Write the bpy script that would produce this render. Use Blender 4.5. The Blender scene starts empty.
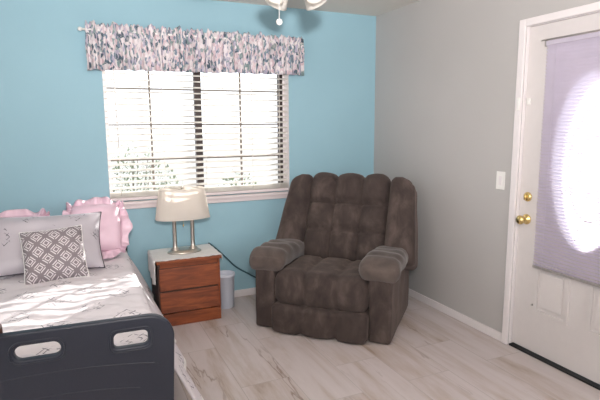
import bpy, bmesh, math, random
from mathutils import Vector, Matrix, noise
PI = math.pi
SC = bpy.context.scene
COL = SC.collection

# ------------------------------------------------------------------ camera
F_PX = 496.84
YAW, PITCH, ROLL = 0.4227, 0.1489, -0.0060
CAM = Vector((-2.5665, -3.9981, 1.4658))
fwd = Vector((math.sin(YAW)*math.cos(PITCH), math.cos(YAW)*math.cos(PITCH), -math.sin(PITCH)))
rgt = Vector((math.cos(YAW), -math.sin(YAW), 0))
upv = rgt.cross(fwd)
r2 = rgt*math.cos(ROLL) + upv*math.sin(ROLL)
u2 = -rgt*math.sin(ROLL) + upv*math.cos(ROLL)
cd = bpy.data.cameras.new('camera')
cd.sensor_width = 36; cd.lens = 36*F_PX/600; cd.clip_start = .05
cam = bpy.data.objects.new('camera', cd); COL.objects.link(cam)
m = Matrix((r2, u2, -fwd)).transposed().to_4x4(); m.translation = CAM
cam.matrix_world = m
SC.camera = cam

# ------------------------------------------------------------------ world, sun, light, exposure
SC.view_settings.view_transform = 'Standard'
SC.view_settings.look = 'None'
SC.view_settings.gamma = 1
SC.view_settings.use_curve_mapping = False
SC.view_settings.exposure = -0.08
W = bpy.data.worlds.new('sky'); SC.world = W; W.use_nodes = True
bg = W.node_tree.nodes['Background']
bg.inputs['Color'].default_value = (.90, .95, 1, 1)
bg.inputs['Strength'].default_value = 2.3

def lamp(name, kind, energy, color, loc, direction, **kw):
    d = bpy.data.lights.new(name, kind); d.energy = energy; d.color = color
    for k, v in kw.items(): setattr(d, k, v)
    o = bpy.data.objects.new(name, d); COL.objects.link(o); o.location = loc
    o.rotation_euler = Vector(direction).to_track_quat('-Z', 'Y').to_euler()
    return o
lamp('sun', 'SUN', 11, (1, .97, .92), (6, 6, 5), (-1, -1, -.5), angle=.006)
# photographer's flash just above the camera
lamp('camera_flash', 'AREA', 70, (1, .955, .945), (-2.50, -4.06, 1.80), (.32, .9, .50), shape='DISK', size=.14, spread=math.radians(125))
# added fill lights, set in invented window openings out of view
lamp('rear_fill_light', 'AREA', 12, (1, .97, .96), (-1.3, -5.46, 1.45), (0, 1, .05), shape='RECTANGLE', size=1.7, size_y=1.2)
lamp('side_fill_light', 'AREA', 22, (.95, .97, 1), (-4.16, -3.4, 1.55), (1, 0, 0), shape='RECTANGLE', size=1.3, size_y=1.1)

# ------------------------------------------------------------------ node helpers
class N:
    """tiny maths wrapper around node sockets"""
    nt = None
    def __init__(s, sock): s.s = sock
    @staticmethod
    def op(o, *a):
        n = N.nt.nodes.new('ShaderNodeMath'); n.operation = o
        for i, v in enumerate(a):
            if isinstance(v, N): N.nt.links.new(v.s, n.inputs[i])
            else: n.inputs[i].default_value = v
        return N(n.outputs[0])
    def __add__(s, o): return N.op('ADD', s, o)
    def __sub__(s, o): return N.op('SUBTRACT', s, o)
    def __rsub__(s, o): return N.op('SUBTRACT', o, s)
    def __mul__(s, o): return N.op('MULTIPLY', s, o)
    def __truediv__(s, o): return N.op('DIVIDE', s, o)
    def abs(s): return N.op('ABSOLUTE', s)
    def lt(s, o): return N.op('LESS_THAN', s, o)
    def gt(s, o): return N.op('GREATER_THAN', s, o)
    def fract(s): return N.op('FRACT', s)
    def max(s, o): return N.op('MAXIMUM', s, o)
    def min(s, o): return N.op('MINIMUM', s, o)
    def clamp(s): return s.max(0.0).min(1.0)

def newmat(name, base=(.8, .8, .8), rough=.6, metal=0, **kw):
    mt = bpy.data.materials.new(name); mt.use_nodes = True
    nt = mt.node_tree; p = nt.nodes['Principled BSDF']
    p.inputs['Base Color'].default_value = (*base, 1)
    p.inputs['Roughness'].default_value = rough
    p.inputs['Metallic'].default_value = metal
    for k, v in kw.items(): p.inputs[k].default_value = v
    N.nt = nt
    return mt, nt, p
def node(nt, t, **kw):
    n = nt.nodes.new(t)
    for k, v in kw.items():
        if k in n.inputs: n.inputs[k].default_value = v
        else: setattr(n, k, v)
    return n
def coords(nt, kind='Object', scale=(1, 1, 1), rot=(0, 0, 0), loc=(0, 0, 0)):
    tc = node(nt, 'ShaderNodeTexCoord'); mp = node(nt, 'ShaderNodeMapping')
    nt.links.new(tc.outputs[kind], mp.inputs[0])
    mp.inputs['Scale'].default_value = scale; mp.inputs['Rotation'].default_value = rot; mp.inputs['Location'].default_value = loc
    return mp.outputs[0]
def noi(nt, vec, scale, detail=3, rough=.5, dist=0):
    n = node(nt, 'ShaderNodeTexNoise', Scale=scale, Detail=detail, Roughness=rough, Distortion=dist)
    nt.links.new(vec, n.inputs['Vector']); return n.outputs['Fac']
def ramp(nt, fac, stops, interp='LINEAR'):
    r = node(nt, 'ShaderNodeValToRGB'); cr = r.color_ramp; cr.interpolation = interp
    while len(cr.elements) < len(stops): cr.elements.new(.5)
    for e, (p_, c) in zip(cr.elements, stops):
        e.position = p_; e.color = (*c, 1)
    nt.links.new(fac.s if isinstance(fac, N) else fac, r.inputs[0]); return r.outputs[0]
def mix(nt, fac, a, b, mode='MIX'):
    n = node(nt, 'ShaderNodeMix', data_type='RGBA', blend_type=mode)
    for sock, v in ((n.inputs[0], fac), (n.inputs[6], a), (n.inputs[7], b)):
        if isinstance(v, N): nt.links.new(v.s, sock)
        elif isinstance(v, (float, int)): sock.default_value = v
        elif isinstance(v, tuple): sock.default_value = (*v, 1)
        else: nt.links.new(v, sock)
    return n.outputs[2]
def bump(nt, p, h, strength=.2, dist=.01):
    b = node(nt, 'ShaderNodeBump', Strength=strength, Distance=dist)
    nt.links.new(h.s if isinstance(h, N) else h, b.inputs['Height']); nt.links.new(b.outputs[0], p.inputs['Normal'])
def srgb(r, g, b):
    f = lambda c: ((c/255+.055)/1.055)**2.4 if c > 10 else c/255/12.92
    return (f(r), f(g), f(b))

def wall_mat(name, col, rough=.7):
    mt, nt, p = newmat(name, col, rough)
    v = coords(nt); n1 = noi(nt, v, 1.3, 2)
    nt.links.new(ramp(nt, n1, [(.3, tuple(c*.97 for c in col)), (.7, tuple(c*1.03 for c in col))]), p.inputs['Base Color'])
    bump(nt, p, noi(nt, v, 90, 3), .25, .003)
    return mt
M = {}
M['teal'] = wall_mat('teal_paint', srgb(150, 188, 201))
M['grey_wall'] = wall_mat('grey_paint', srgb(184, 181, 179))
M['plain_wall'] = wall_mat('off_white_paint', srgb(205, 203, 200))
M['ceiling'] = wall_mat('ceiling_paint', srgb(226, 219, 210), .8)
def simple(name, rgb, rough=.5, metal=0, bs=0, bstr=.1, **kw):
    mt, nt, p = newmat(name, srgb(*rgb), rough, metal, **kw)
    v = coords(nt); f = noi(nt, v, bs or 25, 3)
    c = srgb(*rgb)
    nt.links.new(ramp(nt, f, [(.3, tuple(x*(.94 if bs else .985) for x in c)), (.7, tuple(min(1, x*(1.05 if bs else 1.01)) for x in c))]), p.inputs['Base Color'])
    if bs: bump(nt, p, f, bstr, .003)
    return mt
M['trim'] = simple('white_trim_paint', (232, 226, 226), .4)
M['door'] = simple('door_paint', (216, 210, 208), .42)
M['sill'] = simple('sill_paint', (225, 214, 214), .35)
M['bronze'] = simple('bronze_aluminium', (62, 52, 50), .45, .3)
M['muntin'] = simple('grey_muntin', (120, 108, 98), .5)
M['navy'] = simple('navy_plastic', (34, 38, 50), .42, 0, 180, .12)
M['black'] = simple('black_rubber', (25, 24, 26), .6)
M['nickel'] = simple('brushed_nickel', (205, 198, 188), .3, 1, 60, .02)
M['brass'] = simple('polished_brass', (232, 206, 140), .25, 1)
M['bin'] = simple('white_plastic', (218, 222, 234), .4)
M['cord'] = simple('green_cord', (44, 84, 96), .5)
M['switch'] = simple('switch_plastic', (238, 236, 232), .35)
M['bracket'] = simple('bracket_metal', (190, 184, 180), .35, .6)
M['dark_wood'] = simple('dark_wood', (84, 52, 42), .35)
M['fan_blade'] = simple('blade_wood', (176, 142, 128), .45)
M['steel'] = simple('bed_frame_steel', (70, 74, 84), .45, .5)

def translucent(name, rgb, amount=.4, trgb=None, rough=.6, bumpscale=0, bstr=.3):
    mt, nt, p = newmat(name, srgb(*rgb), rough)
    t = node(nt, 'ShaderNodeBsdfTranslucent'); t.inputs[0].default_value = (*srgb(*(trgb or rgb)), 1)
    mx = node(nt, 'ShaderNodeMixShader'); mx.inputs[0].default_value = amount
    nt.links.new(p.outputs[0], mx.inputs[1]); nt.links.new(t.outputs[0], mx.inputs[2])
    nt.links.new(mx.outputs[0], nt.nodes['Material Output'].inputs[0])
    v = coords(nt)
    if bumpscale: bump(nt, p, noi(nt, v, bumpscale, 2), bstr, .003)
    f = noi(nt, v, 14, 2); c = srgb(*rgb)
    nt.links.new(ramp(nt, f, [(.3, tuple(x*.96 for x in c)), (.7, tuple(min(1, x*1.03) for x in c))]), p.inputs['Base Color'])
    return mt
M['slat'] = translucent('white_slat', (244, 241, 236), .35)
M['mini_slat'] = translucent('glow_tinted_white_slat', (226, 220, 230), .42, (232, 224, 242))  # white slats; lavender tint of the light through them put in the colour
M['shade'] = translucent('lampshade_linen', (240, 234, 228), .55, (250, 245, 238), .8, 160)
M['glass_shade'] = translucent('frosted_glass', (240, 236, 228), .3, None, .3)
M['pink'] = translucent('pink_satin', (240, 210, 224), .12, (255, 214, 230), .38, 30, .25)
M['lace'] = translucent('white_lace', (252, 250, 247), .15, None, .8, 220, .5)

mt, nt, p = newmat('window_glass'); M['glass'] = mt
tr = node(nt, 'ShaderNodeBsdfTransparent'); gl = node(nt, 'ShaderNodeBsdfGlossy', Roughness=.02)
mx = node(nt, 'ShaderNodeMixShader'); mx.inputs[0].default_value = .05
for a, b in ((tr.outputs[0], mx.inputs[1]), (gl.outputs[0], mx.inputs[2]), (mx.outputs[0], nt.nodes['Material Output'].inputs[0])): nt.links.new(a, b)

# floor: pale stone-look planks running towards the back wall
mt, nt, p = newmat('stone_plank_floor', rough=.42); M['floor'] = mt
v = coords(nt, rot=(0, 0, PI/2))
def brick(c1, c2, mortar):
    b = node(nt, 'ShaderNodeTexBrick'); nt.links.new(v, b.inputs['Vector'])
    b.inputs['Color1'].default_value = (*c1, 1); b.inputs['Color2'].default_value = (*c2, 1); b.inputs['Mortar'].default_value = (*mortar, 1)
    b.inputs['Scale'].default_value = 1; b.inputs['Brick Width'].default_value = .9; b.inputs['Row Height'].default_value = .3
    b.inputs['Mortar Size'].default_value = .0022; b.inputs['Mortar Smooth'].default_value = .3; b.offset = .37
    return b
bk = brick((0, 0, 0), (1, 1, 1), (.5, .5, .5))
sh = node(nt, 'ShaderNodeVectorMath', operation='MULTIPLY_ADD'); nt.links.new(bk.outputs['Color'], sh.inputs[0]); sh.inputs[1].default_value = (3, 7, 5)
nt.links.new(coords(nt, rot=(0, 0, math.radians(-17)), scale=(5.2, .62, 1)), sh.inputs[2])
vv = sh.outputs[0]
g1 = noi(nt, vv, 1.5, 6, .62, .35); g2 = noi(nt, vv, 1.3, 4, .55, .5)
base = ramp(nt, g1, [(.25, srgb(214, 205, 204)), (.48, srgb(204, 194, 192)), (.60, srgb(190, 176, 168)), (.72, srgb(158, 138, 120)), (.85, srgb(205, 198, 194))])
vein = N.op('SUBTRACT', 1.0, ((N(g2) - .5).abs() * 60).clamp())
msk = ((N(noi(nt, vv, .8, 3)) - .5) * 6).clamp()
c = mix(nt, vein * msk * .75, base, srgb(128, 106, 90))
c = mix(nt, N(bk.outputs['Fac']) * .5, c, srgb(150, 144, 138))
nt.links.new(c, p.inputs['Base Color'])
rg = N(g1) * .25 + .3; nt.links.new(rg.s, p.inputs['Roughness'])
bump(nt, p, (1.0 - N(bk.outputs['Fac'])) + N(g1)*.15, .2, .002)

# recliner plush
mt, nt, p = newmat('brown_plush', rough=.95); M['plush'] = mt
v = coords(nt, scale=(1, 1, .55)); f1 = noi(nt, v, 9, 4, .6, .4); f2 = noi(nt, v, 130, 2)
c = ramp(nt, f1, [(.3, srgb(50, 41, 39)), (.52, srgb(68, 57, 53)), (.72, srgb(92, 79, 74))])
nt.links.new(c, p.inputs['Base Color'])
p.inputs['Sheen Weight'].default_value = .2; p.inputs['Sheen Roughness'].default_value = .45; p.inputs['Sheen Tint'].default_value = (*srgb(210, 190, 180), 1)
bump(nt, p, N(f2)*.6 + N(f1)*.8, .35, .004)
mt, nt, p = newmat('tan_plush', rough=.95); M['plush_arm'] = mt
v = coords(nt); f1 = noi(nt, v, 8, 4, .6, .4)
nt.links.new(ramp(nt, f1, [(.3, srgb(64, 54, 50)), (.7, srgb(94, 82, 76))]), p.inputs['Base Color'])
p.inputs['Sheen Weight'].default_value = .25
bump(nt, p, noi(nt, v, 130, 2), .3, .003)

# nightstand wood
mt, nt, p = newmat('cherry_wood', rough=.5); M['wood'] = mt
v = coords(nt, scale=(1.2, 5, 9)); f = noi(nt, v, 2.6, 6, .6, 1.2); f3 = noi(nt, coords(nt, scale=(3, 40, 80)), 3, 3)
c = ramp(nt, N(f)*.8 + N(f3)*.2, [(.28, srgb(80, 36, 16)), (.48, srgb(124, 60, 28)), (.62, srgb(148, 78, 38)), (.8, srgb(104, 52, 28))])
nt.links.new(c, p.inputs['Base Color'])
mt, nt, p = newmat('shaded_wood_side', srgb(62, 40, 32), rough=.5); M['wood_side'] = mt  # darker wood: shade on the nightstand's left side put into the colour
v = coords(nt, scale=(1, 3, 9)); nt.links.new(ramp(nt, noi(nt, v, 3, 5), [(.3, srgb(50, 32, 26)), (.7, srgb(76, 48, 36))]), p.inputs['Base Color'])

# valance: gathered floral cotton
mt, nt, p = newmat('floral_cotton', rough=.85); M['floral'] = mt
v = coords(nt, 'UV', scale=(1, 1, 1))
wv = node(nt, 'ShaderNodeVectorMath', operation='MULTIPLY_ADD')
nz = node(nt, 'ShaderNodeTexNoise', Scale=20, Detail=3); nt.links.new(v, nz.inputs['Vector'])
nt.links.new(nz.outputs['Color'], wv.inputs[0]); wv.inputs[1].default_value = (.05, .05, .05); nt.links.new(v, wv.inputs[2])
vo = node(nt, 'ShaderNodeTexVoronoi', Scale=42); nt.links.new(wv.outputs[0], vo.inputs['Vector'])
sep = node(nt, 'ShaderNodeSeparateColor'); nt.links.new(vo.outputs['Color'], sep.inputs[0])
pal = ramp(nt, sep.outputs[0], [(0, srgb(216, 208, 210)), (.22, srgb(206, 184, 190)), (.38, srgb(112, 130, 146)), (.50, srgb(226, 218, 220)), (.66, srgb(72, 90, 104)), (.74, srgb(174, 168, 186)), (.88, srgb(128, 148, 148))], 'CONSTANT')
edge = N(noi(nt, wv.outputs[0], 55, 4, .7))
c = mix(nt, ((edge - .52) * 9).clamp() * .5, pal, srgb(226, 218, 216))
c = mix(nt, ((.40 - edge) * 10).clamp() * .6, c, srgb(78, 88, 104))
nt.links.new(c, p.inputs['Base Color'])

# grey satin sham, comforter with stitched diamonds, patterned cushion
def diamonds(nt, u, w, cell, r0, r1, off=0.):
    fx = (u / cell + off).fract() - .5; fy = (w / cell + off).fract() - .5
    d = fx.abs() + fy.abs()
    return d, fx, fy
def stitched(name, base, cell, stitch, density, sheen=.0, rough=.6, aspect=1.):
    mt, nt, p = newmat(name, base, rough)
    v = coords(nt, 'UV'); nn = noi(nt, v, 30, 2)
    s = node(nt, 'ShaderNodeSeparateXYZ'); nt.links.new(v, s.inputs[0])
    u = N(s.outputs[0]) + N(nn)*.012; w = N(s.outputs[1])*aspect + N(nn)*.012
    out = None
    for off in (0., .5):
        d, fx, fy = diamonds(nt, u, w, cell, 0, 0, off)
        a = (d - .20).abs().lt(.010).max((d - .11).abs().lt(.010)).max((fx.abs() - fy.abs()).abs().lt(.010) * d.lt(.27) * d.gt(.06))
        out = a if out is None else out.max(a)
    brk = ((N(noi(nt, v, 26, 3)) - density) * 8).clamp()
    c = mix(nt, out * brk, base, stitch)
    nt.links.new(c, p.inputs['Base Color'])
    bump(nt, p, N(noi(nt, v, 24, 3)) - out*.3, .35, .004)
    return mt
M['comforter'] = stitched('stitched_comforter', srgb(222, 216, 220), .30, srgb(110, 106, 118), .42, rough=.65)
M['sham'] = stitched('grey_satin_sham', srgb(186, 180, 187), .26, srgb(70, 68, 76), .48, rough=.36)
mt, nt, p = newmat('hem_cotton', srgb(196, 190, 208), .7); M['hem'] = mt
bump(nt, p, noi(nt, coords(nt), 20, 3), .3, .005)
M['piping'] = simple('dark_piping', (54, 50, 58), .7)
mt, nt, p = newmat('lattice_cushion', rough=.8); M['lattice'] = mt
v = coords(nt, 'UV'); s = node(nt, 'ShaderNodeSeparateXYZ'); nt.links.new(v, s.inputs[0])
u = N(s.outputs[0]); w = N(s.outputs[1]); out = None
for off in (0., .5):
    d, fx, fy = diamonds(nt, u, w, .092, 0, 0, off)
    lat = ((fx*9+.5).fract()-.5).abs().lt(.5)
    cross = fx.abs().lt(.035).max(fy.abs().lt(.035))
    a = (d - .34).abs().lt(.04) * (1.0 - cross)
    b = (d - .17).abs().lt(.035)
    a = a.max(b)
    out = a if out is None else out.max(a)
nt.links.new(mix(nt, out*.9, srgb(128, 119, 123), srgb(222, 216, 218)), p.inputs['Base Color'])
bump(nt, p, N(noi(nt, v, 150, 2)) + out*.5, .3, .002)
# outdoors
M['gravel'] = simple('pale_gravel', (206, 200, 188), .9, 0, 30, .5)
M['leaf'] = translucent('shrub_leaf', (84, 98, 78), .2, (120, 140, 90))
M['stem'] = simple('shrub_stem', (96, 84, 70), .8)
M['block_wall'] = simple('pale_block_wall', (226, 224, 222), .9, 0, 12, .4)

# ------------------------------------------------------------------ mesh helpers
def obj(name, bm, mat, parent=None, smooth=True, mats=None):
    me = bpy.data.meshes.new(name); bm.normal_update(); bm.to_mesh(me); bm.free()
    for mm in (mats or [mat]): me.materials.append(mm)
    if smooth:
        for p_ in me.polygons: p_.use_smooth = True
    o = bpy.data.objects.new(name, me); COL.objects.link(o)
    if parent: o.parent = parent
    return o
def thing(name, label, cat, loc=(0, 0, 0), rz=0, group=None):
    o = bpy.data.objects.new(name, None); COL.objects.link(o); o.empty_display_size = .1
    o.location = loc; o.rotation_euler = (0, 0, rz)
    return tag(o, label, cat, group)
def tag(o, label, cat, group=None):
    o['label'] = label; o['category'] = cat
    if group: o['group'] = group
    return o
def struct(name, bm=None, mat=None, smooth=False, label=None):
    if bm is None:
        o = bpy.data.objects.new(name, None); COL.objects.link(o)
    else: o = obj(name, bm, mat, None, smooth)
    o['kind'] = 'structure'
    if label: o['label'] = label
    return o
def box(bm, x0, x1, y0, y1, z0, z1, mi=0):
    vs = [bm.verts.new((x, y, z)) for x in (x0, x1) for y in (y0, y1) for z in (z0, z1)]
    for f in ((0, 1, 3, 2), (4, 6, 7, 5), (0, 4, 5, 1), (2, 3, 7, 6), (0, 2, 6, 4), (1, 5, 7, 3)):
        bm.faces.new([vs[i] for i in f]).material_index = mi
    return vs
def B(*boxes, bev=0, seg=2):
    bm = bmesh.new()
    for b in boxes: box(bm, *b)
    bmesh.ops.recalc_face_normals(bm, faces=bm.faces)
    if bev: bmesh.ops.bevel(bm, geom=bm.edges[:], offset=bev, segments=seg, profile=.5, affect='EDGES', clamp_overlap=True)
    return bm
def rbox(hx, hy, hz, r, cuts=20, fn=None, center=(0, 0, 0)):
    """rounded box made from a gridded cube, optional displacement fn(p, v) -> p"""
    bm = bmesh.new(); bmesh.ops.create_cube(bm, size=2)
    bmesh.ops.subdivide_edges(bm, edges=bm.edges[:], cuts=cuts, use_grid_fill=True)
    H = (hx, hy, hz); rr = min(r, hx*.999, hy*.999, hz*.999)
    for vtx in bm.verts:
        v0 = vtx.co.copy()
        # denser sampling near the rounded edges
        v0 = Vector([math.sin(a*PI/2)*.35 + a*.65 for a in v0])
        v0 = Vector([1 if a > .9999 else -1 if a < -.9999 else a for a in v0])
        p_ = Vector([v0[i]*H[i] for i in range(3)])
        inn = Vector([max(-(H[i]-rr), min(H[i]-rr, p_[i])) for i in range(3)])
        d = p_ - inn
        q = inn + d.normalized()*rr if d.length > 1e-9 else p_
        if fn: q = fn(q, v0)
        vtx.co = q + Vector(center)
    return bm
def tube(bm, pts, r, seg=10, cap=True):
    """round bar through points, r a number or a list"""
    pts = [Vector(q) for q in pts]; n = len(pts); rs = r if isinstance(r, (list, tuple)) else [r]*n
    rings = []; ref = None
    for i, q in enumerate(pts):
        t = (pts[min(i+1, n-1)] - pts[max(i-1, 0)]).normalized()
        if ref is None: ref = Vector((0, 0, 1)) if abs(t.z) < .9 else Vector((1, 0, 0))
        a = t.cross(ref).normalized(); b_ = t.cross(a).normalized(); ref = a.cross(t)
        rings.append([bm.verts.new(q + (a*math.cos(2*PI*k/seg) + b_*math.sin(2*PI*k/seg))*rs[i]) for k in range(seg)])
    for i in range(n-1):
        for k in range(seg): bm.faces.new((rings[i][k], rings[i][(k+1) % seg], rings[i+1][(k+1) % seg], rings[i+1][k]))
    if cap: bm.faces.new(rings[0][::-1]); bm.faces.new(rings[-1])
def lathe(bm, prof, seg=32, c=(0, 0, 0), sx=1, sy=1, mat=None, cap=True):
    """prof = [(radius, z)...] around z, elliptical with sx, sy"""
    rings = []
    for r, z in prof:
        ring = []
        for k in range(seg):
            q = Vector((r*sx*math.cos(2*PI*k/seg), r*sy*math.sin(2*PI*k/seg), z))
            if mat: q = mat @ q
            ring.append(bm.verts.new(q + Vector(c)))
        rings.append(ring)
    for i in range(len(rings)-1):
        for k in range(seg): bm.faces.new((rings[i][k], rings[i][(k+1) % seg], rings[i+1][(k+1) % seg], rings[i+1][k]))
    if cap: bm.faces.new(rings[0][::-1]); bm.faces.new(rings[-1])
def smoothpath(pts, n=8):
    P_ = [Vector(q) for q in pts]; P_ = [P_[0]*2-P_[1]] + P_ + [P_[-1]*2-P_[-2]]; out = []
    for i in range(1, len(P_)-2):
        a, b_, c_, d_ = P_[i-1:i+3]
        for k in range(n):
            t = k/n
            out.append(.5*((2*b_) + (c_-a)*t + (2*a-5*b_+4*c_-d_)*t*t + (3*b_-a-3*c_+d_)*t**3))
    out.append(P_[-2]); return out

# ------------------------------------------------------------------ the room
XL, YF, H = -4.1, -5.4, 2.44
WX0, WX1, WZ0, WZ1 = -2.35, -.868, .895, 2.05      # window opening
DY0, DY1, DZ = -2.625, -1.69, 2.055                # door opening (y range)
struct('floor', B((XL-.12, .12, YF-.12, .15, -.1, 0)), M['floor'])
struct('ceiling', B((XL-.12, .12, YF-.12, .15, H, H+.1)), M['ceiling'])
struct('wall_back', B((XL-.12, WX0, 0, .15, 0, H), (WX1, .12, 0, .15, 0, H), (WX0, WX1, 0, .15, 0, WZ0), (WX0, WX1, 0, .15, WZ1, H)), M['teal'])
struct('wall_right', B((0, .12, DY1, 0, 0, H), (0, .12, YF-.12, DY0, 0, H), (0, .12, DY0, DY1, DZ, H)), M['grey_wall'])
struct('wall_left', B((XL-.12, XL, -2.7, 0, 0, H), (XL-.12, XL, YF, -4.1, 0, H), (XL-.12, XL, -4.1, -2.7, 0, .9), (XL-.12, XL, -4.1, -2.7, 2.0, H)), M['plain_wall'])
struct('wall_front', B((XL-.12, -2.2, YF-.12, YF, 0, H), (-.4, 0, YF-.12, YF, 0, H), (-2.2, -.4, YF-.12, YF, 0, .8), (-2.2, -.4, YF-.12, YF, 2.1, H)), M['plain_wall'])
def baseboard(name, x0, x1, y0, y1): return struct(name, B((x0, x1, y0, y1, .001, .062), bev=.004), M['trim'])
baseboard('baseboard_back', XL+.013, -.013, -.013, 0)
baseboard('baseboard_right', -.013, -.0005, -1.642, -.001)

# window: bronze aluminium slider with muntins, white jamb, sill
win = struct('window_1')
yw = .085
fb = bmesh.new()
for b in ((WX0+.002, WX1-.002, yw, yw+.05, WZ1-.035, WZ1-.001), (WX1-.056, WX1-.024, yw, yw+.05, WZ0+.03, WZ1-.035), (-1.660, -1.606, yw-.005, yw+.045, WZ0+.03, WZ1-.035)): box(fb, *b)
obj('window_frame', fb, M['bronze'], win, False)
obj('white_frame', B((WX0+.002, WX0+.028, yw, yw+.05, WZ0+.03, WZ1-.035), (WX1-.0235, WX1-.002, yw, yw+.05, WZ0+.03, WZ1-.035), (WX0+.002, WX1-.002, yw, yw+.05, WZ0+.001, WZ0+.03)), M['trim'], win, False)
mb = bmesh.new()
for x in (-2.008, -1.270): box(mb, x-.007, x+.007, yw+.014, yw+.03, WZ0+.03, WZ1-.035)
for z in (1.755, 1.478, 1.205):
    box(mb, WX0+.028, -1.660, yw+.016, yw+.028, z-.006, z+.006); box(mb, -1.606, WX1-.056, yw+.016, yw+.028, z-.006, z+.006)
obj('muntin', mb, M['muntin'], win, False)
obj('pane', B((WX0+.028, -1.660, yw+.020, yw+.024, WZ0+.03, WZ1-.035)), M['glass'], win, False)
obj('pane', B((-1.606, WX1-.056, yw+.020, yw+.024, WZ0+.03, WZ1-.035)), M['glass'], win, False)
struct('trim_1', B((WX0+.0005, WX0+.0018, .001, .084, WZ0, WZ1), (WX1-.0018, WX1-.0005, .001, .084, WZ0, WZ1)), M['trim'])
struct('trim_2', B((WX0-.02, WX1+.02, -.045, .0835, WZ0-.022, WZ0-.0005), (WX0-.012, WX1+.012, -.022, -.001, WZ0-.058, WZ0-.022), bev=.004), M['sill'])

# front door in the right wall
door = struct('door_1')
XD = .022      # leaf face, set back in the wall
lf = bmesh.new()
oy, oz, oa, ob = -2.155, 1.25, .215, .49
# leaf front and back face with an oval hole, built as a ring between the outline and the oval
def leaf_ring(bm, x, flip):
    n = 96; outer = []; inner = []
    y0, y1, z0, z1 = DY0+.004, DY1-.006, .022, DZ-.004
    corner = [math.atan2(zz-oz, yy-oy) % (2*PI) for yy in (y0, y1) for zz in (z0, z1)]
    angs = sorted([2*PI*k/n + .001 for k in range(n)] + corner); n = len(angs)
    for a in angs:
        c_, s_ = math.cos(a), math.sin(a)
        inner.append(bm.verts.new((x, oy+oa*c_, oz+ob*s_)))
        ty = ((y1-oy) if c_ > 0 else (oy-y0))/max(abs(c_), 1e-6); tz = ((z1-oz) if s_ > 0 else (oz-z0))/max(abs(s_), 1e-6)
        t = min(ty, tz); outer.append(bm.verts.new((x, oy+c_*t, oz+s_*t)))
    for k in range(n):
        f = [outer[k], outer[(k+1) % n], inner[(k+1) % n], inner[k]]
        bm.faces.new(f[::-1] if flip else f)
    return outer, inner
o1, i1 = leaf_ring(lf, XD, False); o2, i2 = leaf_ring(lf, XD+.044, True); n = len(o1)
for k in range(n):
    j = (k+1) % n
    lf.faces.new((o1[j], o1[k], o2[k], o2[j])); lf.faces.new((i1[k], i1[j], i2[j], i2[k]))
# embossed mouldings of the two lower panels
def ring_mold(bm, y0, y1, z0, z1, w=.022, d=.007):
    box(bm, XD-d, XD+.001, y0, y1, z0, z0+w); box(bm, XD-d, XD+.001, y0, y1, z1-w, z1)
    box(bm, XD-d, XD+.001, y0, y0+w, z0+w, z1-w); box(bm, XD-d, XD+.001, y1-w, y1, z0+w, z1-w)
bmesh.ops.recalc_face_normals(lf, faces=lf.faces)
obj('door_leaf', lf, M['door'], door, False)
for y0, y1 in ((-2.095, -1.855), (-2.455, -2.215)):
    pm = bmesh.new(); ring_mold(pm, y0, y1, .285, .605, .024, .011); bmesh.ops.recalc_face_normals(pm, faces=pm.faces)
    pm2 = B((XD-.010, XD+.001, y0+.045, y1-.045, .33, .56), bev=.0095)
    me_ = bpy.data.meshes.new('t'); pm2.to_mesh(me_); pm2.free(); pm.from_mesh(me_); bpy.data.meshes.remove(me_)
    obj('door_panel', pm, M['door'], door, False)
# oval moulding and leaded glass
om = bmesh.new(); ring = [(XD-.006, oy+(oa+.012)*math.cos(2*PI*k/96), oz+(ob+.012)*math.sin(2*PI*k/96)) for k in range(97)]
tube(om, ring, .012, 8, False); obj('oval_moulding', om, M['door'], door)
gb = bmesh.new(); vs = [gb.verts.new((XD+.022, oy+(oa+.002)*math.cos(2*PI*k/64), oz+(ob+.002)*math.sin(2*PI*k/64))) for k in range(64)]; gb.faces.new(vs)
ext = bmesh.ops.extrude_face_region(gb, geom=gb.faces[:]); bmesh.ops.translate(gb, verts=[e for e in ext['geom'] if isinstance(e, bmesh.types.BMVert)], vec=(.004, 0, 0))
bmesh.ops.recalc_face_normals(gb, faces=gb.faces)
obj('oval_pane', gb, M['glass'], door, False)
cb = bmesh.new()
for s_ in (.35, .68):
    tube(cb, [(XD+.02, oy+oa*s_*math.cos(2*PI*k/48), oz+ob*s_*math.sin(2*PI*k/48)) for k in range(49)], .003, 6, False)
for k in range(8):
    a = 2*PI*k/8+.2; tube(cb, [(XD+.02, oy+oa*.35*math.cos(a), oz+ob*.35*math.sin(a)), (XD+.02, oy+oa*math.cos(a+.15), oz+ob*math.sin(a+.15))], .003, 6)
obj('leading', cb, M['muntin'], door)
hd = bmesh.new(); rotx = Matrix.Rotation(-PI/2, 4, 'Y')
lathe(hd, [(.033, 0), (.033, .004), (.028, .010), (.012, .014), (.011, .034), (.020, .040), (.028, .050), (.029, .060), (.022, .070), (.006, .073)], 28, (XD-.001, -1.757, .868), mat=rotx)
obj('door_knob', hd, M['brass'], door)
hd = bmesh.new(); lathe(hd, [(.030, 0), (.030, .006), (.024, .012), (.010, .016)], 28, (XD-.001, -1.757, 1.012), mat=rotx)
box(hd, XD-.032, XD-.014, -1.763, -1.751, .995, 1.029)
obj('deadbolt', hd, M['brass'], door)
struct('trim_3', B((-.016, -.0005, DY1, DY1+.046, .001, DZ+.044), (-.016, -.0005, DY0-.046, DY0, .001, DZ+.044), (-.016, -.0005, DY0, DY1, DZ, DZ+.044), bev=.004), M['trim'])
struct('trim_4', B((.0, .119, DY1-.004, DY1-.0005, .001, DZ-.001), (.0, .119, DY0+.0005, DY0+.0035, .001, DZ-.001), (.0, .119, DY0+.004, DY1-.005, DZ-.003, DZ-.0005)), M['trim'])
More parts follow.
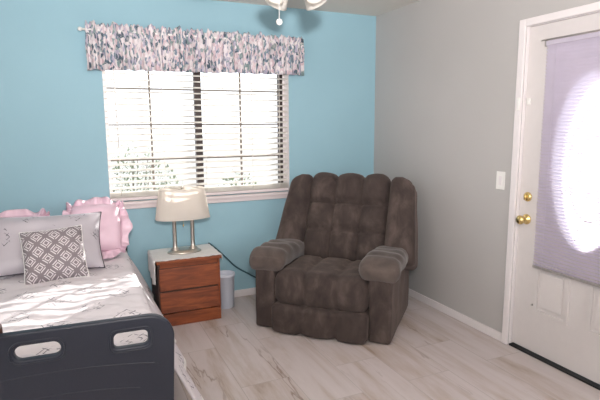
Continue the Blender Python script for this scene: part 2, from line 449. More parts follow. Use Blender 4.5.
struct('trim_5', B((.0, .119, DY0+.004, DY1-.005, .0005, .012)), M['black'], label='black door threshold strip')

# mini blind over the door's oval window
bl = thing('door_blind', 'white closed mini blind hanging over the oval window of the white door', 'blind')
BY0, BY1, BZ0, BZ1 = -2.462, -1.850, .586, 1.945
sb = bmesh.new(); z = BZ0+.016
while z < BZ1-.03:
    a = math.radians(50); hw = .0125
    for y0, y1 in ((BY0, BY1),):
        P_ = []
        for t in (-1, -.33, .33, 1):
            P_.append((XD-.026+math.cos(a)*hw*t, z+math.sin(a)*hw*t*-1 + .0))
        row = []
        for (x, zz), c_ in zip(P_, (0, .0012, .0012, 0)):
            row.append((sb.verts.new((x-c_, y0, zz)), sb.verts.new((x-c_, y1, zz))))
        for k in range(3): sb.faces.new((row[k][0], row[k][1], row[k+1][1], row[k+1][0]))
    z += .0198
o = obj('slats', sb, M['mini_slat'], bl)
obj('headrail', B((XD-.040, XD-.014, BY0, BY1, BZ1-.026, BZ1), bev=.002), M['mini_slat'], bl, False)
obj('bottom_rail', B((XD-.036, XD-.016, BY0, BY1, BZ0-.004, BZ0+.009), bev=.002), M['bracket'], bl, False)
for y in (BY1-.07, BY0+.07):
    q = bmesh.new(); tube(q, [(XD-.0395, y, BZ0), (XD-.0395, y, BZ1-.02)], .0009, 5); obj('ladder_cord', q, M['mini_slat'], bl)
for y in (BY0-.004, BY1+.004): obj('bracket', B((XD-.042, XD-.001, y-.004, y+.004, BZ1-.030, BZ1+.004)), M['bracket'], bl, False)
rod = bmesh.new(); tube(rod, [(XD-.046, BY1+.025, BZ1+.006), (XD-.046, BY0, BZ1+.006)], .004, 8); obj('cafe_rod', rod, M['bracket'], bl)
t = thing('door_sensor', 'small white alarm magnet on the door edge, above the deadbolt', 'door sensor', (0, 0, 0))
obj('magnet', B((XD-.013, XD-.0005, -1.735, -1.712, 1.585, 1.625), bev=.002), M['switch'], t)
obj('contact', B((-.030, -.0162, -1.690, -1.668, 1.55, 1.63), bev=.003), M['switch'], t)
t = thing('blind_hold_down', 'tiny metal hold-down pin on the lower left door panel', 'bracket')
obj('pin', B((XD-.014, XD-.0005, -1.848, -1.840, .325, .335), bev=.0015), M['bracket'], t)

# light switch
t = thing('light_switch', 'white light switch plate on the grey wall beside the door', 'light switch', (0, -1.551, 1.096))
obj('switch_plate', B((-.006, -.0004, -.036, .036, -.06, .06), bev=.0025), M['switch'], t, False)
q = B((-.0085, -.005, -.013, .013, -.03, .03), bev=.0015); obj('rocker', q, M['trim'], t, False)

# ------------------------------------------------------------------ window blind
wb = thing('window_blind', 'wide white horizontal slat blind hanging open inside the window', 'blind')
sb = bmesh.new(); z = WZ0+.10; yb = .036
tilt = math.radians(13)
while z < WZ1-.06:
    for t0 in (0,):
        rows = []
        for t in (-1, -.5, 0, .5, 1):
            y = yb + t*.0245*math.cos(tilt); zz = z + t*.0245*math.sin(tilt) + (1-t*t)*.0012
            rows.append([sb.verts.new((x, y, zz+dz)) for x in (WX0+.006, WX1-.006) for dz in (.002, -.002)])
        for k in range(4):
            a, b_ = rows[k], rows[k+1]
            sb.faces.new((a[0], a[2], b_[2], b_[0])); sb.faces.new((a[1], b_[1], b_[3], a[3]))
            sb.faces.new((a[0], b_[0], b_[1], a[1])); sb.faces.new((a[2], a[3], b_[3], b_[2]))
        sb.faces.new((rows[0][0], rows[0][1], rows[0][3], rows[0][2])); sb.faces.new((rows[4][0], rows[4][2], rows[4][3], rows[4][1]))
    z += .0455
bmesh.ops.recalc_face_normals(sb, faces=sb.faces)
obj('slats', sb, M['slat'], wb, False)
obj('bottom_rail', B((WX0+.006, WX1-.006, yb-.026, yb+.026, WZ0+.004, WZ0+.028), bev=.003), M['sill'], wb, False)
q = bmesh.new()
for k in range(5): box(q, WX0+.006, WX1-.006, yb-.025, yb+.025, WZ0+.031+k*.009, WZ0+.034+k*.009)
obj('stacked_slats', q, M['slat'], wb, False)
obj('headrail', B((WX0+.004, WX1-.004, yb-.028, yb+.028, WZ1-.05, WZ1-.002), bev=.003), M['slat'], wb, False)
for x in (WX0+.085, -1.93, -1.60, -1.20, WX1-.085):
    for y in (yb-.027,):
        q = bmesh.new(); tube(q, [(x, y, WZ0+.04), (x, y, WZ1-.04)], .0022, 6); obj('ladder_cord', q, M['slat'], wb)
q = bmesh.new(); tube(q, [(WX0+.075, yb-.040, WZ1-.03), (WX0+.085, yb-.042, 1.30)], .0045, 8); obj('tilt_wand', q, M['switch'], wb)
q = bmesh.new(); tube(q, [(WX1-.12, yb-.036, WZ1-.03), (WX1-.125, yb-.036, WZ0+.14)], .002, 6); obj('lift_cord', q, M['slat'], wb)

# ------------------------------------------------------------------ valance on its rod
va = thing('valance', 'gathered floral valance in pink grey and blue above the window', 'curtain')
VX0, VX1, VT, VB, VY = -2.445, -.775, 2.190, 1.866, -.085
random.seed(4)
q = bmesh.new(); NX, NZ = 420, 14; uvl = q.loops.layers.uv.new('UVMap'); g = []
def vfold(s, t):
    k = noise.noise(Vector((s*16, t*.6, 0)))*.030 + noise.noise(Vector((s*38, t*1.2, 3)))*.040 + .012*math.sin(s*92+2*math.sin(s*9))
    return k*(.55+.45*abs(t-.14)/.86)
L = (VX1-VX0) + .16
for i in range(NX+1):
    s = i/NX*L; col = []
    for j in range(NZ+1):
        t = j/NZ      # 0 top .. 1 bottom
        # short returns to the wall at both ends
        if s < .08: x, yy = VX0, -.004 + (VY+.004)*s/.08
        elif s > L-.08: x, yy = VX1, VY - (VY+.004)*(s-L+.08)/.08
        else: x, yy = VX0+s-.08, VY
        z = VT - t*(VT-VB) + .022*t*s/L
        k = vfold(s, t)
        pinch = math.exp(-((t-.15)/.055)**2)
        if t < .15: z += .030*noise.noise(Vector((s*20, 9, 0))) + .030*noise.noise(Vector((s*55, 2, 0)))
        z += .003*math.sin(s*60)*t + .006*noise.noise(Vector((s*3, 1, 1)))
        if .08 <= s <= L-.08: yy -= k*(1-.75*pinch) - .012*pinch
        else: x += (k if s < .08 else -k)*.6
        col.append(q.verts.new((x + .006*noise.noise(Vector((s*30, t*3, 7))), yy, z)))
    g.append(col)
for i in range(NX):
    for j in range(NZ):
        f = q.faces.new((g[i][j], g[i][j+1], g[i+1][j+1], g[i+1][j]))
        for lp, (a, b_) in zip(f.loops, ((i, j), (i, j+1), (i+1, j+1), (i+1, j))):
            lp[uvl].uv = (a/NX*L*1.9, (1-b_/NZ)*.26)
vo_ = obj('gathered_fabric', q, M['floral'], va)
md = vo_.modifiers.new('thick', 'SOLIDIFY'); md.thickness = .0015
q = bmesh.new(); tube(q, [(VX0-.028, -.066, VT-.045), (VX1+.012, -.066, VT-.045)], .008, 12)
obj('rod', q, M['switch'], va)
q = bmesh.new(); lathe(q, [(.004, -.014), (.012, -.01), (.015, 0), (.012, .01), (.004, .014)], 16, (VX0-.036, -.066, VT-.045)); obj('finial', q, M['switch'], va)
for x in (VX0+.012, VX1-.012): obj('bracket', B((x-.006, x+.006, -.070, -.0005, VT-.058, VT-.050)), M['bracket'], va, False)

# ------------------------------------------------------------------ recliner
RU = Vector((.7096, -.7046, 0)); RF = Vector((-.7046, -.7096, 0)); RM = Vector((-1.068, -1.0095, 0))
rc_ = RM - RF*.395
rec = thing('recliner', 'large brown plush recliner armchair with tufted back in the room corner', 'armchair', (rc_.x, rc_.y, 0), math.atan2(RU.y, RU.x))
# local frame: x = right, y = back, z up; front plane at y=-.42
FR = -.42
def groove(x, lines, w, d): return sum(-d*math.exp(-((x-l)/w)**2) for l in lines)
def nzv(p_, s, a): return a*noise.noise(Vector(p_)*s)
def panel_fn(lines, w=.015, d=.020, puff=.013, width=.35):
    def fn(q, v0):
        x = q.x; q = q.copy()
        cell = (x+width)/(2*width/3); c_ = cell - math.floor(cell)
        k = groove(x, lines, w, d) + puff*(1-(2*c_-1)**2)
        fy = max(0, -v0.y); fz = v0.z
        if v0.y < -.0 : q.y -= (k + groove(x, lines, .009, .012))*min(1, fy*1.0)
        if v0.z > .0: q.z += k*.8*min(1, v0.z)
        elif v0.z < 0: q.z -= k*.3*min(1, -v0.z)
        q.y += nzv(q, 7, .006)
        return q
    return fn
LN = (-.117, .117)
obj('seat_cushion', rbox(.345, .28, .125, .085, 34, panel_fn(LN), (0, FR+.235, .318)), M['plush'], rec)
obj('footrest', rbox(.346, .09, .100, .032, 28, panel_fn(LN, puff=.016), (0, FR+.022, .108)), M['plush'], rec)
obj('base', rbox(.40, .36, .05, .02, 6, None, (0, FR+.46, .062)), M['black'], rec)
for s_ in (-1, 1):
    def armfn(q, v0, s_=s_):
        q = q.copy(); q.x += nzv(q+Vector((s_, 0, 0)), 6, .006); q.y += nzv(q, 6, .006)
        if v0.z < -.5: q.z = max(q.z, -.252)
        return q
    a = obj('armrest', rbox(.079, .40, .255, .022, 22, armfn, (s_*.422, FR+.40, .257)), M['plush'], rec)
    def padfn(q, v0, s_=s_):
        q = q.copy()
        y = q.y
        k = groove(y, (-.20, -.09, .03), .014, .012) + .008*math.cos((y)*50)
        up = max(0, v0.z)
        q.z += k*up - .035*v0.y
        if v0.y < -.3: q.z -= .050*((-v0.y-.3)/.7)**2        # nose droops over the front
        sag = 1 - .10*(v0.y+1)/2
        q.x *= (1.06 - .10*(v0.y+1)/2)
        q.z += nzv(q+Vector((s_*3, 0, 0)), 8, .010)
        q.x += nzv(q+Vector((s_*5, 2, 0)), 7, .010)
        return q
    obj('arm_pad', rbox(.134, .350, .072, .066, 30, padfn, (s_*.408, FR+.325, .505)), M['plush_arm'], rec)
# reclined back: three puffy columns by three rows, front surface leaning back
LEAN = math.radians(25)
def leanm(q, z0=.40, y0=FR+.53):   # rotate about the seat-back line
    zz = q.z; yy = q.y
    return Vector((q.x, y0 + yy*math.cos(LEAN) + zz*math.sin(LEAN), z0 + zz*math.cos(LEAN) - yy*math.sin(LEAN)))
def backfn(q, v0):
    q = q.copy(); x, z = q.x, q.z
    hh = .36
    cell = (x+.335)/(.67/3); c_ = min(1, max(0, cell - math.floor(cell)))
    rows = (-.105, .115)
    bounds = [-hh, rows[0], rows[1], hh]
    for a, b_ in zip(bounds, bounds[1:]):
        if a <= z <= b_: rz_ = (z-a)/(b_-a)
    if z <= -hh or z >= hh: rz_ = .5
    px = 1-(2*c_-1)**2; pz = 1-abs(2*rz_-1)**2.5
    k = .036*px*(.30+.70*pz) + groove(x, (-.112, .112), .015, .028) + groove(z, rows, .013, .036)
    if z > rows[1]: k += .022*pz
    q.y -= k*max(0, -v0.y)
    q.z += (.026*px + groove(x, (-.112, .112), .012, .012))*max(0, v0.z)**3
    q.y += nzv(q, 6, .006)
    q.z += .345; q.x += .018
    return leanm(q)
obj('backrest', rbox(.335, .10, .36, .085, 48, backfn), M['plush'], rec)
for s_ in (-1, 1):
    def wfn(q, v0, s_=s_):
        q = q.copy(); h = (v0.z+1)/2
        q.x *= (.86 + .29*(1-h))
        q.x += .018 + (.034*h if s_ < 0 else 0) + s_*(.428 + .022*(1-h)) + nzv(q+Vector((s_, 0, 0)), 6, .006)
        q.y += -.035*(.4+.6*h) - .012*(1-v0.x*v0.x)*max(0, -v0.y) + .0*h
        q.z += .335 - .042*max(0, v0.x*s_)*max(0, v0.z)**2
        return leanm(q)
    obj('side_bolster', rbox(.108, .120, .345, .052, 26, wfn), M['plush'], rec)
obj('back_shell', rbox(.43, .055, .40, .05, 14, lambda q, v0: leanm(q + Vector((0, .105, .22)))), M['plush'], rec)

# ------------------------------------------------------------------ nightstand
ns = thing('nightstand', 'small reddish-brown wooden nightstand with drawers between bed and bin', 'nightstand', (-1.853, -.235, 0))
X0, X1, Y0, Y1, Z1 = -.230, .228, -.175, .205, .500
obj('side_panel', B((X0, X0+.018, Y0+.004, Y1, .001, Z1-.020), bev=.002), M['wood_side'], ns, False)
obj('side_panel', B((X1-.018, X1, Y0+.004, Y1, .001, Z1-.020), bev=.002), M['wood'], ns, False)
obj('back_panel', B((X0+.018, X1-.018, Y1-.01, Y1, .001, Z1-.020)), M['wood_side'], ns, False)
obj('tabletop', B((X0-.010, X1+.010, Y0-.022, Y1, Z1-.020, Z1+.002), bev=.004), M['wood'], ns, False)
obj('plinth', B((X0+.001, X1-.001, Y0-.010, Y0+.006, .001, .098), bev=.003), M['wood'], ns, False)
obj('rail', B((X0+.018, X1-.018, Y0+.002, Y0+.018, Z1-.055, Z1-.020)), M['wood'], ns, False)
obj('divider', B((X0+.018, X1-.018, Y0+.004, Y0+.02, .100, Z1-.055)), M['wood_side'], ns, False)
for z0, z1 in ((.106, .262), (.278, .440)):
    d = B((X0+.010, X1-.010, Y0-.016, Y0+.003, z0, z1), bev=.004)
    for vtx in d.verts:      # bevelled finger-pull along the top
        if vtx.co.z > z1-.012: vtx.co.y += .012
    obj('drawer', d, M['wood'], ns, False)
obj('face_strip', B((X1-.017, X1-.001, Y0-.012, Y0+.004, .098, Z1-.020), bev=.002), M['wood'], ns, False)

# lace runner on the nightstand, hanging over the left side
q = bmesh.new(); NXc, NYc = 60, 40; g = []
zt = Z1+.0042
for i in range(NXc+1):
    s = i/NXc; col = []
    for j in range(NYc+1):
        t = j/NYc
        # across: s runs from left hang to right hang
        left = .10+.10*(1-abs(t-.30)); right = .035
        tot = left + (X1-X0+.03) + right; dd = s*tot
        y = Y0 - .010 + t*(Y1-Y0) + .006*math.sin(s*30)*(t < .02)
        xl, xr = X0-.0145, X1+.0145
        if dd < left: x, z = xl - .004 - .006*math.sin(t*24) , zt - (left-dd)
        elif dd > left + (xr-xl): x, z = xr + .003+.002*math.sin(t*20), zt - (dd-left-(xr-xl))
        else: x, z = xl + dd-left, zt + .0015*noise.noise(Vector((dd*20, t*8, 0)))
        if j == 0 and left <= dd <= left+(xr-xl): y += .004*math.sin(dd*120)
        col.append(q.verts.new((x-1.853+0, y-.235, z)))
    g.append(col)
for i in range(NXc):
    for j in range(NYc): q.faces.new((g[i][j], g[i+1][j], g[i+1][j+1], g[i][j+1]))
o = obj('lace_runner', q, M['lace']); md = o.modifiers.new('thick', 'SOLIDIFY'); md.thickness = .0016; md.offset = 1
tag(o, 'white lace cloth draped over the nightstand top and its left side', 'cloth')

# table lamp
LX, LY, LZ = -1.850, -.225, Z1+.0075
tl = thing('table_lamp', 'brushed nickel twin-column table lamp with oval off-white shade', 'lamp', (LX, LY, LZ))
q = bmesh.new(); lathe(q, [(.128, 0), (.130, .006), (.122, .012), (.112, .014), (.108, .022), (.06, .025)], 48, sx=1, sy=.62); obj('base', q, M['nickel'], tl)
for s_ in (-1, 1):
    q = bmesh.new(); lathe(q, [(.034, .022), (.032, .030), (.020, .040), (.016, .052), (.0150, .10), (.0150, .255), (.016, .262), (.016, .272), (.011, .280)], 24, (s_*.068, 0, 0)); obj('column', q, M['nickel'], tl)
q = bmesh.new(); tube(q, [(-.068, 0, .276), (.068, 0, .276)], .007, 10); tube(q, [(0, 0, .276), (0, 0, .495)], .005, 10); obj('crossbar', q, M['nickel'], tl)
q = bmesh.new(); lathe(q, [(.004, .488), (.010, .494), (.011, .502), (.006, .511), (.002, .514)], 16); obj('finial', q, M['nickel'], tl)
q = bmesh.new(); lathe(q, [(.014, .285), (.016, .31), (.030, .35), (.034, .375), (.024, .405), (.006, .415)], 20); obj('bulb', q, M['glass_shade'], tl)
q = bmesh.new(); rng = []
prof = [(.2065, .265), (.2045, .275), (.188, .380), (.170, .488), (.169, .494)]
for r_, z in prof:
    rng.append([q.verts.new((r_*math.copysign(abs(math.cos(a))**.9, math.cos(a)), r_*.60*math.copysign(abs(math.sin(a))**.85, math.sin(a)), z)) for a in [2*PI*k/72 for k in range(72)]])
for i in range(len(rng)-1):
    for k in range(72): q.faces.new((rng[i][k], rng[i][(k+1) % 72], rng[i+1][(k+1) % 72], rng[i+1][k]))
o = obj('lamp_shade', q, M['shade'], tl); md = o.modifiers.new('thick', 'SOLIDIFY'); md.thickness = .0015
q = bmesh.new()
for k in range(3): tube(q, [(0, 0, .488), (.167*math.cos(2*PI*k/3), .10*math.sin(2*PI*k/3), .490)], .0015, 6)
obj('spider', q, M['nickel'], tl)
q = bmesh.new(); tube(q, [(-.004, -.02, .29), (-.004, -.022, .215)], .0013, 6); lathe(q, [(.001, .20), (.005, .205), (.004, .215), (.001, .218)], 10, (-.004, -.022, 0)); obj('pull_chain', q, M['brass'], tl)

# power cord on the wall
q = bmesh.new()
tube(q, smoothpath([(-1.612, -.030, .505), (-1.60, -.022, .50), (-1.54, -.020, .445), (-1.46, -.018, .36), (-1.38, -.020, .275), (-1.27, -.022, .20), (-1.16, -.022, .13), (-1.05, -.022, .075), (-.95, -.03, .07)]), .006, 8)
tag(obj('power_cord', q, M['cord']), 'dark green cord running down the teal wall behind the recliner', 'cord')

# bin
bn = thing('waste_bin', 'small pale plastic waste bin between nightstand and recliner', 'bin', (-1.522, -.190, 0))
q = bmesh.new(); lathe(q, [(.030, .004), (.060, .001), (.064, .004), (.072, .262), (.076, .264), (.078, .270), (.076, .286), (.072, .288), (.0705, .280), (.062, .012), (.0001, .010)], 40); obj('body', q, M['bin'], bn)

# ------------------------------------------------------------------ bed
BX0, BX1, BYH, BYF = -3.19, -2.285, -.11, -2.02
bed = thing('hospital_bed', 'narrow adjustable bed with navy plastic end boards beside the nightstand', 'bed', ((BX0+BX1)/2, -1.1, 0))
bc = Vector(((BX0+BX1)/2, -1.1, 0))
def off(bm, d): bmesh.ops.translate(bm, verts=bm.verts, vec=-d); return bm
def endboard(name, yc, ztop, slots, x0, x1, zb=.18, thick=.036):
    """moulded board with rounded outline and handle slots"""
    cx = (x0+x1)/2; hw = (x1-x0)/2; r = .085
    out = []
    def arc(cx_, cz_, r_, a0, a1, n_=10): return [(cx_+r_*math.cos(a0+(a1-a0)*k/n_), cz_+r_*math.sin(a0+(a1-a0)*k/n_)) for k in range(n_+1)]
    out += arc(hw-r, ztop-r, r, 0, PI/2) + arc(-hw+r, ztop-r, r, PI/2, PI)
    out += arc(-hw+.07, zb+.05, .05, PI, 1.5*PI, 6) + arc(hw-.07, zb+.05, .05, 1.5*PI, 2*PI, 6)
    # crowned top edge
    out = [(x, z + (.006*(1-(x/hw)**2) if z > ztop-.01 else 0)) for x, z in out]
    cu = bpy.data.curves.new('board', 'CURVE'); cu.dimensions = '2D'; cu.fill_mode = 'BOTH'
    def spl(pts):
        s = cu.splines.new('POLY'); s.points.add(len(pts)-1); s.use_cyclic_u = True
        for pt, (x, z) in zip(s.points, pts): pt.co = (x, z, 0, 1)
    spl(out)
    for pts in slots: spl(pts)
    cu.extrude = thick/2-.008; cu.bevel_depth = .008; cu.bevel_resolution = 3
    tmp = bpy.data.objects.new('tmp', cu); COL.objects.link(tmp)
    dg = bpy.context.evaluated_depsgraph_get(); me = bpy.data.meshes.new_from_object(tmp.evaluated_get(dg)); bpy.data.objects.remove(tmp)
    bm = bmesh.new(); bm.from_mesh(me); bpy.data.meshes.remove(me)
    for v_ in bm.verts: x, z, y = v_.co; v_.co = (x+cx, y+yc, z)
    bmesh.ops.remove_doubles(bm, verts=bm.verts, dist=1e-5)
    bmesh.ops.recalc_face_normals(bm, faces=bm.faces)
    return bm
def slotshape(x0, x1, z0, z1, r, slant=0):
    pts = []
    for cx_, cz_, a0 in ((x1-r, z1-r, 0), (x0+r, z1-r, PI/2), (x0+r, z0+r, PI), (x1-r, z0+r, 1.5*PI)):
        for k in range(7):
            a = a0+PI/2*k/6; pts.append((cx_+r*math.cos(a), cz_+r*math.sin(a)))
    return [(x + slant*(z-z0), z) for x, z in pts]
FY = -2.100; FX0, FX1 = -3.19, -2.268
fcx = (FX0+FX1)/2
cslot = slotshape(-.089, .076, .642, .712, .034)
rslot = slotshape(.240, .378, .630, .706, .026)
rslot = [(x - (.022*(.706-z)/.07 if x < .3 else -.0*z), z) for x, z in rslot]
rslot = [(x + (.020*((.706-z)/.07) if x < .31 else 0), z) for x, z in rslot]
lslot = [(-x, z) for x, z in rslot][::-1]
fb = obj('footboard', off(endboard('f', FY, .742, [cslot, rslot, lslot], FX0, FX1), bc), M['navy'], bed, False)
def rim(pts, grow=1.0):
    q = bmesh.new(); cx_ = sum(a for a, b in pts)/len(pts); cz_ = sum(b for a, b in pts)/len(pts)
    P_ = [(fcx + a + math.copysign(.006, a-cx_), FY-.018, b + math.copysign(.006, b-cz_)) for a, b in pts]
    P_.append(P_[0]); tube(q, P_, .0035, 8, False); return off(q, bc)
for s_ in (cslot, rslot, lslot): obj('slot_rim', rim(s_), M['navy'], fb)
for zc, w_ in ((.560, .40), (.470, .33)):
    q = bmesh.new(); tube(q, [(fcx + w_*t, FY-.0175, zc + .030*(1-t*t)) for t in [k/20-1 for k in range(41)]], .0025, 8); obj('raised_line', off(q, bc), M['navy'], fb)
obj('headboard', off(endboard('h', -.055, .82, [], BX0-.01, BX1+.035, .3), bc), M['navy'], bed, False)
for o_ in [fb]: o_.matrix_basis = Matrix.Translation((.45, FY+1.1, 0)) @ Matrix.Rotation(math.radians(-3), 4, 'Z') @ Matrix.Translation((-.45, -FY-1.1, 0))
# frame and legs
q = bmesh.new()
for x in (BX0+.06, BX1-.06): box(q, x-.02, x+.02, -2.03, -.08, .26, .31)
for y in (-1.9, -1.1, -.3): box(q, BX0+.08, BX1-.08, y-.02, y+.02, .27, .30)
obj('frame', off(q, bc), M['steel'], bed, False)
for x in (BX0+.10, BX1-.10):
    for y in (-1.9, -.3):
        q = bmesh.new(); tube(q, [(x, y, .0), (x, y, .27)], .018, 12); lathe(q, [(.03, .001), (.032, .02), (.02, .04)], 16, (x, y, 0)); obj('leg', off(q, bc), M['steel'], bed)
obj('mattress', off(rbox((BX1-BX0)/2-.03, (BYH-BYF)/2-.03, .11, .05, 12, None, ((BX0+BX1)/2, (BYH+BYF)/2, .45)), bc), M['hem'], bed)

# comforter
def bedz(x, y):
    k = .020*noise.noise(Vector((x*2.2, y*2.0, 1))) + .012*noise.noise(Vector((x*5+y*1.5, y*7, 4))) + .009*noise.noise(Vector((x*8+y*4, y*15, 8))) + .004*noise.noise(Vector((x*22, y*30+x*8, 2)))
    return .588 + k
q = bmesh.new(); uvl = q.loops.layers.uv.new('UVMap'); NS, NY = 130, 170; g = []; info = []
TOPW = (BX1-.05) - (BX0+.05)
SIDE = .44
for j in range(NY+1):
    y = -.135 - (2.025-.135)*j/NY; row = []; ir = []
    for i in range(NS+1):
        s = -SIDE*.9 + (TOPW+SIDE*1.9)*i/NS
        rr = .055
        xr = BX1-.05; xl = BX0+.05
        ripple = .012*math.sin(y*16+1.3*math.sin(y*5))+.010*noise.noise(Vector((y*6, 3, 2)))
        hem = .045*noise.noise(Vector((y*1.7, 5, 2)))
        if 0 <= s <= TOPW:
            x = xl + s; z = bedz(x, y) + .012*math.sin(PI*s/TOPW)
        else:
            d = s-TOPW if s > TOPW else -s
            sg = 1 if s > TOPW else -1; xe = xr if s > TOPW else xl
            arc = rr*PI/2
            if d < arc: a = d/rr; x = xe + sg*rr*math.sin(a); z = bedz(xe, y) - rr*(1-math.cos(a))
            else:
                e = d-arc; fl = .46 if sg > 0 else .2
                x = xe + sg*(rr + e*fl + ripple*min(1, e/.15)); z = bedz(xe, y) - rr - e*.97
        row.append(q.verts.new((x, y, z)))
        ir.append((s, y))
    g.append(row); info.append(ir)
for j in range(NY):
    for i in range(NS):
        f = q.faces.new((g[j][i], g[j+1][i], g[j+1][i+1], g[j][i+1]))
        sm = info[j][i][0]
        f.material_index = 1 if (sm > TOPW+SIDE-.035 or sm < -SIDE*.9+.03) else 0
        for lp, (a, b_) in zip(f.loops, ((j, i), (j+1, i), (j+1, i+1), (j, i+1))): lp[uvl].uv = info[a][b_]
o = obj('comforter', q, None, None, True, [M['comforter'], M['lace']])
md = o.modifiers.new('thick', 'SOLIDIFY'); md.thickness = .012; md.offset = 1
tag(o, 'rumpled off-white comforter with stitched diamonds spread over the bed', 'comforter')

# pillows
def pillow_bm(w, h, t, n_=34, pinch=.07, crease=.0, seed=0, cr=0.):
    q = bmesh.new(); uvl = q.loops.layers.uv.new('UVMap'); rows = {}
    for side in (1, -1):
        for i in range(n_+1):
            for j in range(n_+1):
                u_ = math.sin((2*i/n_-1)*PI/2); v_ = math.sin((2*j/n_-1)*PI/2)
                x = u_*w/2*(1-pinch*(1-v_*v_)*abs(u_)**3); y = v_*h/2*(1-pinch*(1-u_*u_)*abs(v_)**3)
                x *= 1-cr*u_*u_*v_*v_; y *= 1-cr*u_*u_*v_*v_
                z = side*t/2*(max(0, (1-u_**4)*(1-v_**4)))**.55
                z += side*crease*noise.noise(Vector((u_*2.5+seed, v_*2.5, side)))*(1-u_*u_)*(1-v_*v_)*2
                edge_ = i in (0, n_) or j in (0, n_)
                if edge_ and side == -1: rows[side, i, j] = rows[1, i, j]
                else: rows[side, i, j] = q.verts.new((x, y, z if not edge_ else 0))
    for side in (1, -1):
        for i in range(n_):
            for j in range(n_):
                ids = [(i, j), (i+1, j), (i+1, j+1), (i, j+1)]
                if side == -1: ids = ids[::-1]
                f = q.faces.new([rows[(side,)+k] for k in ids])
                for lp, (a, b_) in zip(f.loops, ids):
                    lp[uvl].uv = (math.sin((2*a/n_-1)*PI/2)*w/2+1, math.sin((2*b_/n_-1)*PI/2)*h/2+1)
    return q
def perim(w, h, pinch, n_=60, cr=0.):
    pts = []
    for e in range(4):
        for k in range(n_):
            t = math.sin((2*k/n_-1)*PI/2)
            if e == 0: x, y = t, -1
            elif e == 1: x, y = 1, t
            elif e == 2: x, y = -t, 1
            else: x, y = -1, -t
            k_ = 1-cr*x*x*y*y; pts.append((k_*x*w/2*(1-pinch*(1-y*y)*abs(x)**3), k_*y*h/2*(1-pinch*(1-x*x)*abs(y)**3)))
    return pts
def ruffle_bm(w, h, wid, pinch=.07, amp=.016, seed=0):
    q = bmesh.new(); P_ = perim(w, h, pinch, 90, .13); g = []
    n_ = len(P_)
    for k, (x, y) in enumerate(P_):
        d = Vector((x/(w/2), y/(h/2), 0)); d = Vector((math.copysign(abs(d.x)**3, d.x), math.copysign(abs(d.y)**3, d.y), 0)).normalized()
        col = []; s = k/n_*2*(w+h)
        wv = math.sin(s*95+3*noise.noise(Vector((s*7, seed, 0)))) ; w2 = noise.noise(Vector((s*22, seed, 5)))
        for m_ in range(5):
            t = m_/4
            L_ = wid*(1+.45*w2)*(1-.35*min(1, (x/(w/2))**2*(y/(h/2))**2*2.2))*t
            col.append(q.verts.new((x*.99+d.x*L_, y*.99+d.y*L_, amp*1.5*wv*t**.8 + .04*w2*t)))
        g.append(col)
    for k in range(n_):
        for m_ in range(4): q.faces.new((g[k][m_], g[(k+1) % n_][m_], g[(k+1) % n_][m_+1], g[k][m_+1]))
    return q
def place(o, c, lean, yaw=0, roll=0):
    """stand a cushion up: face to the room, leaning back by lean, turned by yaw"""
    R_ = Matrix.Rotation(yaw, 4, 'Z') @ Matrix.Rotation(PI/2 - lean, 4, 'X') @ Matrix.Rotation(roll, 4, 'Z')
    R_.translation = Vector(c); o.matrix_world = R_
def cushion(name, label, c, w, h, t, lean, yaw, roll, mat, ruffle=None, piping=None, seed=0, crease=.01, pinch=.07, group=None):
    root = thing(name, label, 'pillow', (0, 0, 0), 0, group)
    place(root, c, lean, yaw, roll)
    obj('cover', pillow_bm(w, h, t, 34, pinch, crease, seed, .13 if ruffle else 0.), mat, root)
    if ruffle:
        o = obj('ruffle', ruffle_bm(w, h, ruffle, pinch, .016, seed), mat, root); md = o.modifiers.new('t', 'SOLIDIFY'); md.thickness = .0015
    if piping:
        q = bmesh.new(); P_ = [(x, y, 0) for x, y in perim(w, h, pinch, 40)]; P_.append(P_[0]); tube(q, P_, .0038, 6, False); obj('piping', q, piping, root)
    return root
cushion('ruffled_pillow', 'pink ruffled pillow mostly hidden behind the wide grey sham', (-2.95, -.40, .775), .40, .28, .12, .50, .0, 0, M['pink'], .05, None, 1)
cushion('ruffled_pillow', 'tall pink ruffled satin pillow at the bed corner nearest the nightstand', (-2.475, -.47, .795), .34, .36, .17, .60, -.06, 0, M['pink'], .062, None, 2)
cushion('pillow_sham', 'wide grey satin sham with dark piping behind the lattice cushion', (-2.755, -.70, .772), .62, .38, .13, .62, .0, -.02, M['sham'], None, M['piping'], 3, .016)
cushion('lattice_cushion', 'square taupe cushion with white diamond lattice in front of the grey sham', (-2.715, -.895, .742), .325, .315, .12, .52, .03, .05, M['lattice'], None, M['lace'], 5, .008, .05)

# brown rounded wooden handle resting at the footboard's left, just in frame
q = bmesh.new()
hp = smoothpath([(-2.856, -2.115, .752), (-2.856, -2.112, .768), (-2.856, -2.090, .778), (-2.856, -2.050, .776), (-2.856, -2.030, .755), (-2.856, -2.028, .66)], 5)
tube(q, hp, .0115, 10)
tag(obj('cane_handle', q, M['dark_wood']), 'dark brown curved handle hooked over the footboard at the left edge', 'cane handle')

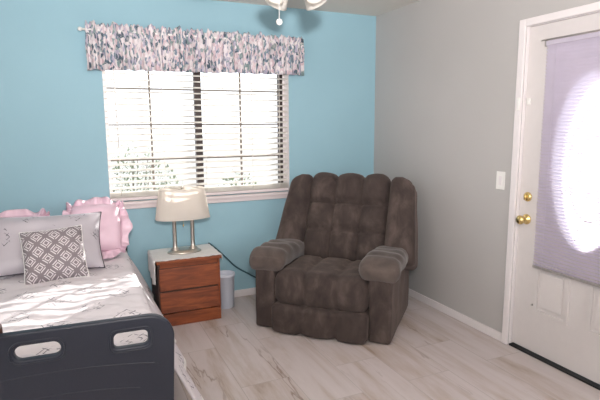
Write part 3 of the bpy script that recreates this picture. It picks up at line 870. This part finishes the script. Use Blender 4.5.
# ------------------------------------------------------------------ ceiling fan
FC = Vector((-1.46, -1.50, 0))
fan = thing('ceiling_fan', 'ceiling fan with brown blades, frosted glass shades and hanging pull chain', 'ceiling fan', (FC.x, FC.y, 2.44))
fan.scale = (1, 1, .90)
q = bmesh.new(); lathe(q, [(.02, -.001), (.075, -.002), (.070, -.035), (.03, -.05), (.015, -.06), (.015, -.10), (.06, -.105), (.11, -.125), (.12, -.16), (.11, -.195), (.06, -.215), (.05, -.24), (.07, -.25), (.07, -.275), (.02, -.29)], 40); obj('motor', q, M['switch'], fan)
for k in range(5):
    a = math.radians(64 + 72*k); Rz = Matrix.Rotation(a, 4, 'Z') @ Matrix.Rotation(math.radians(12), 4, 'X')
    q = bmesh.new(); top = []; bot = []
    out = [(.20, -.045), (.30, -.060), (.50, -.068), (.60, -.064), (.64, -.045), (.655, 0), (.64, .045), (.60, .064), (.50, .068), (.30, .060), (.20, .045)]
    for x, y in out: top.append(q.verts.new(Rz @ Vector((x, y, .003)))); bot.append(q.verts.new(Rz @ Vector((x, y, -.003))))
    q.faces.new(top); q.faces.new(bot[::-1])
    for i in range(len(out)): j = (i+1) % len(out); q.faces.new((top[i], bot[i], bot[j], top[j]))
    bmesh.ops.translate(q, verts=q.verts, vec=(0, 0, -.175)); bmesh.ops.recalc_face_normals(q, faces=q.faces)
    b_ = obj('blade', q, M['fan_blade'], fan, False)
    q = bmesh.new(); tube(q, [Matrix.Rotation(a, 4, 'Z') @ Vector((.10, 0, -.175)), Matrix.Rotation(a, 4, 'Z') @ Vector((.23, 0, -.180))], .012, 8); obj('blade_iron', q, M['bracket'], b_)
for k in range(4):
    a = math.radians(200 + 90*k); Rz = Matrix.Rotation(a, 4, 'Z') @ Matrix.Translation((.075, 0, -.262)) @ Matrix.Rotation(math.radians(-42), 4, 'Y')
    q = bmesh.new(); pr = [(.022, -.01), (.028, -.03), (.045, -.06), (.055, -.095), (.066, -.125), (.064, -.126), (.052, -.095), (.042, -.06), (.02, -.03)]
    lathe(q, pr, 32, mat=Rz, cap=False); s_ = obj('glass_shade', q, M['glass_shade'], fan)
    q = bmesh.new(); tube(q, [Matrix.Rotation(a, 4, 'Z') @ Vector((.045, 0, -.262)), Rz @ Vector((0, 0, -.012))], .011, 8); lathe(q, [(.024, 0), (.026, -.015), (.024, -.028)], 20, mat=Rz); obj('fitter', q, M['bracket'], s_)
    q = bmesh.new(); lathe(q, [(.01, -.03), (.022, -.06), (.026, -.08), (.018, -.1), (.004, -.108)], 16, mat=Rz); obj('bulb', q, M['glass_shade'], s_)
q = bmesh.new(); cx_, cy_ = -.115, -.05
tube(q, [(cx_, cy_, -.27), (cx_, cy_, -.500)], .0016, 6); lathe(q, [(.002, -.484), (.012, -.489), (.017, -.502), (.012, -.515), (.002, -.520)], 14, (cx_, cy_, 0)); obj('pull_chain', q, M['lace'], fan)

# ------------------------------------------------------------------ outdoors
struct('ground', B((-14, 14, .16, 16, -.35, -.25)), M['gravel'])
o = obj('garden_wall', B((-12, 8, 7.0, 7.2, -.25, 1.25), bev=.01), M['block_wall'], None, False); o['kind'] = 'structure'
random.seed(11)
def shrub(x, y, r, h, label):
    t = thing('shrub', label, 'shrub', (x, y, -.25), 0)
    q = bmesh.new()
    for k in range(1500):
        a = random.uniform(0, 2*PI); rr = r*math.sqrt(random.random()); z = h*(.15+.85*random.random()*(1-.5*(rr/r)**2))
        c_ = Vector((rr*math.cos(a), rr*math.sin(a), z)); d = Vector((random.uniform(-1, 1), random.uniform(-1, 1), random.uniform(-.1, 1))).normalized()
        s_ = d.cross(Vector((0, 0, 1))).normalized(); L_ = random.uniform(.05, .10)
        q.faces.new([q.verts.new(c_), q.verts.new(c_+d*L_*.5+s_*L_*.22), q.verts.new(c_+d*L_), q.verts.new(c_+d*L_*.5-s_*L_*.22)])
    obj('foliage', q, M['leaf'], t, False)
    q = bmesh.new()
    for k in range(7):
        a = random.uniform(0, 2*PI); tube(q, [(0, 0, 0), (r*.4*math.cos(a), r*.4*math.sin(a), h*.45), (r*.6*math.cos(a), r*.6*math.sin(a), h*.8)], .008, 5)
    obj('stem', q, M['stem'], t)
for i, (x, y, r, h, lb) in enumerate((
    (-.72, 2.0, .42, 1.14, 'low grey-green shrub outside, behind the right half of the window'),
    (-1.55, 2.3, .40, 1.10, 'low grey-green shrub outside, behind the lamp and window middle'),
    (-1.75, 4.6, .80, 1.45, 'broad shrub farther outside, seen through the left half of the window'),)): shrub(x, y, r, h, lb)
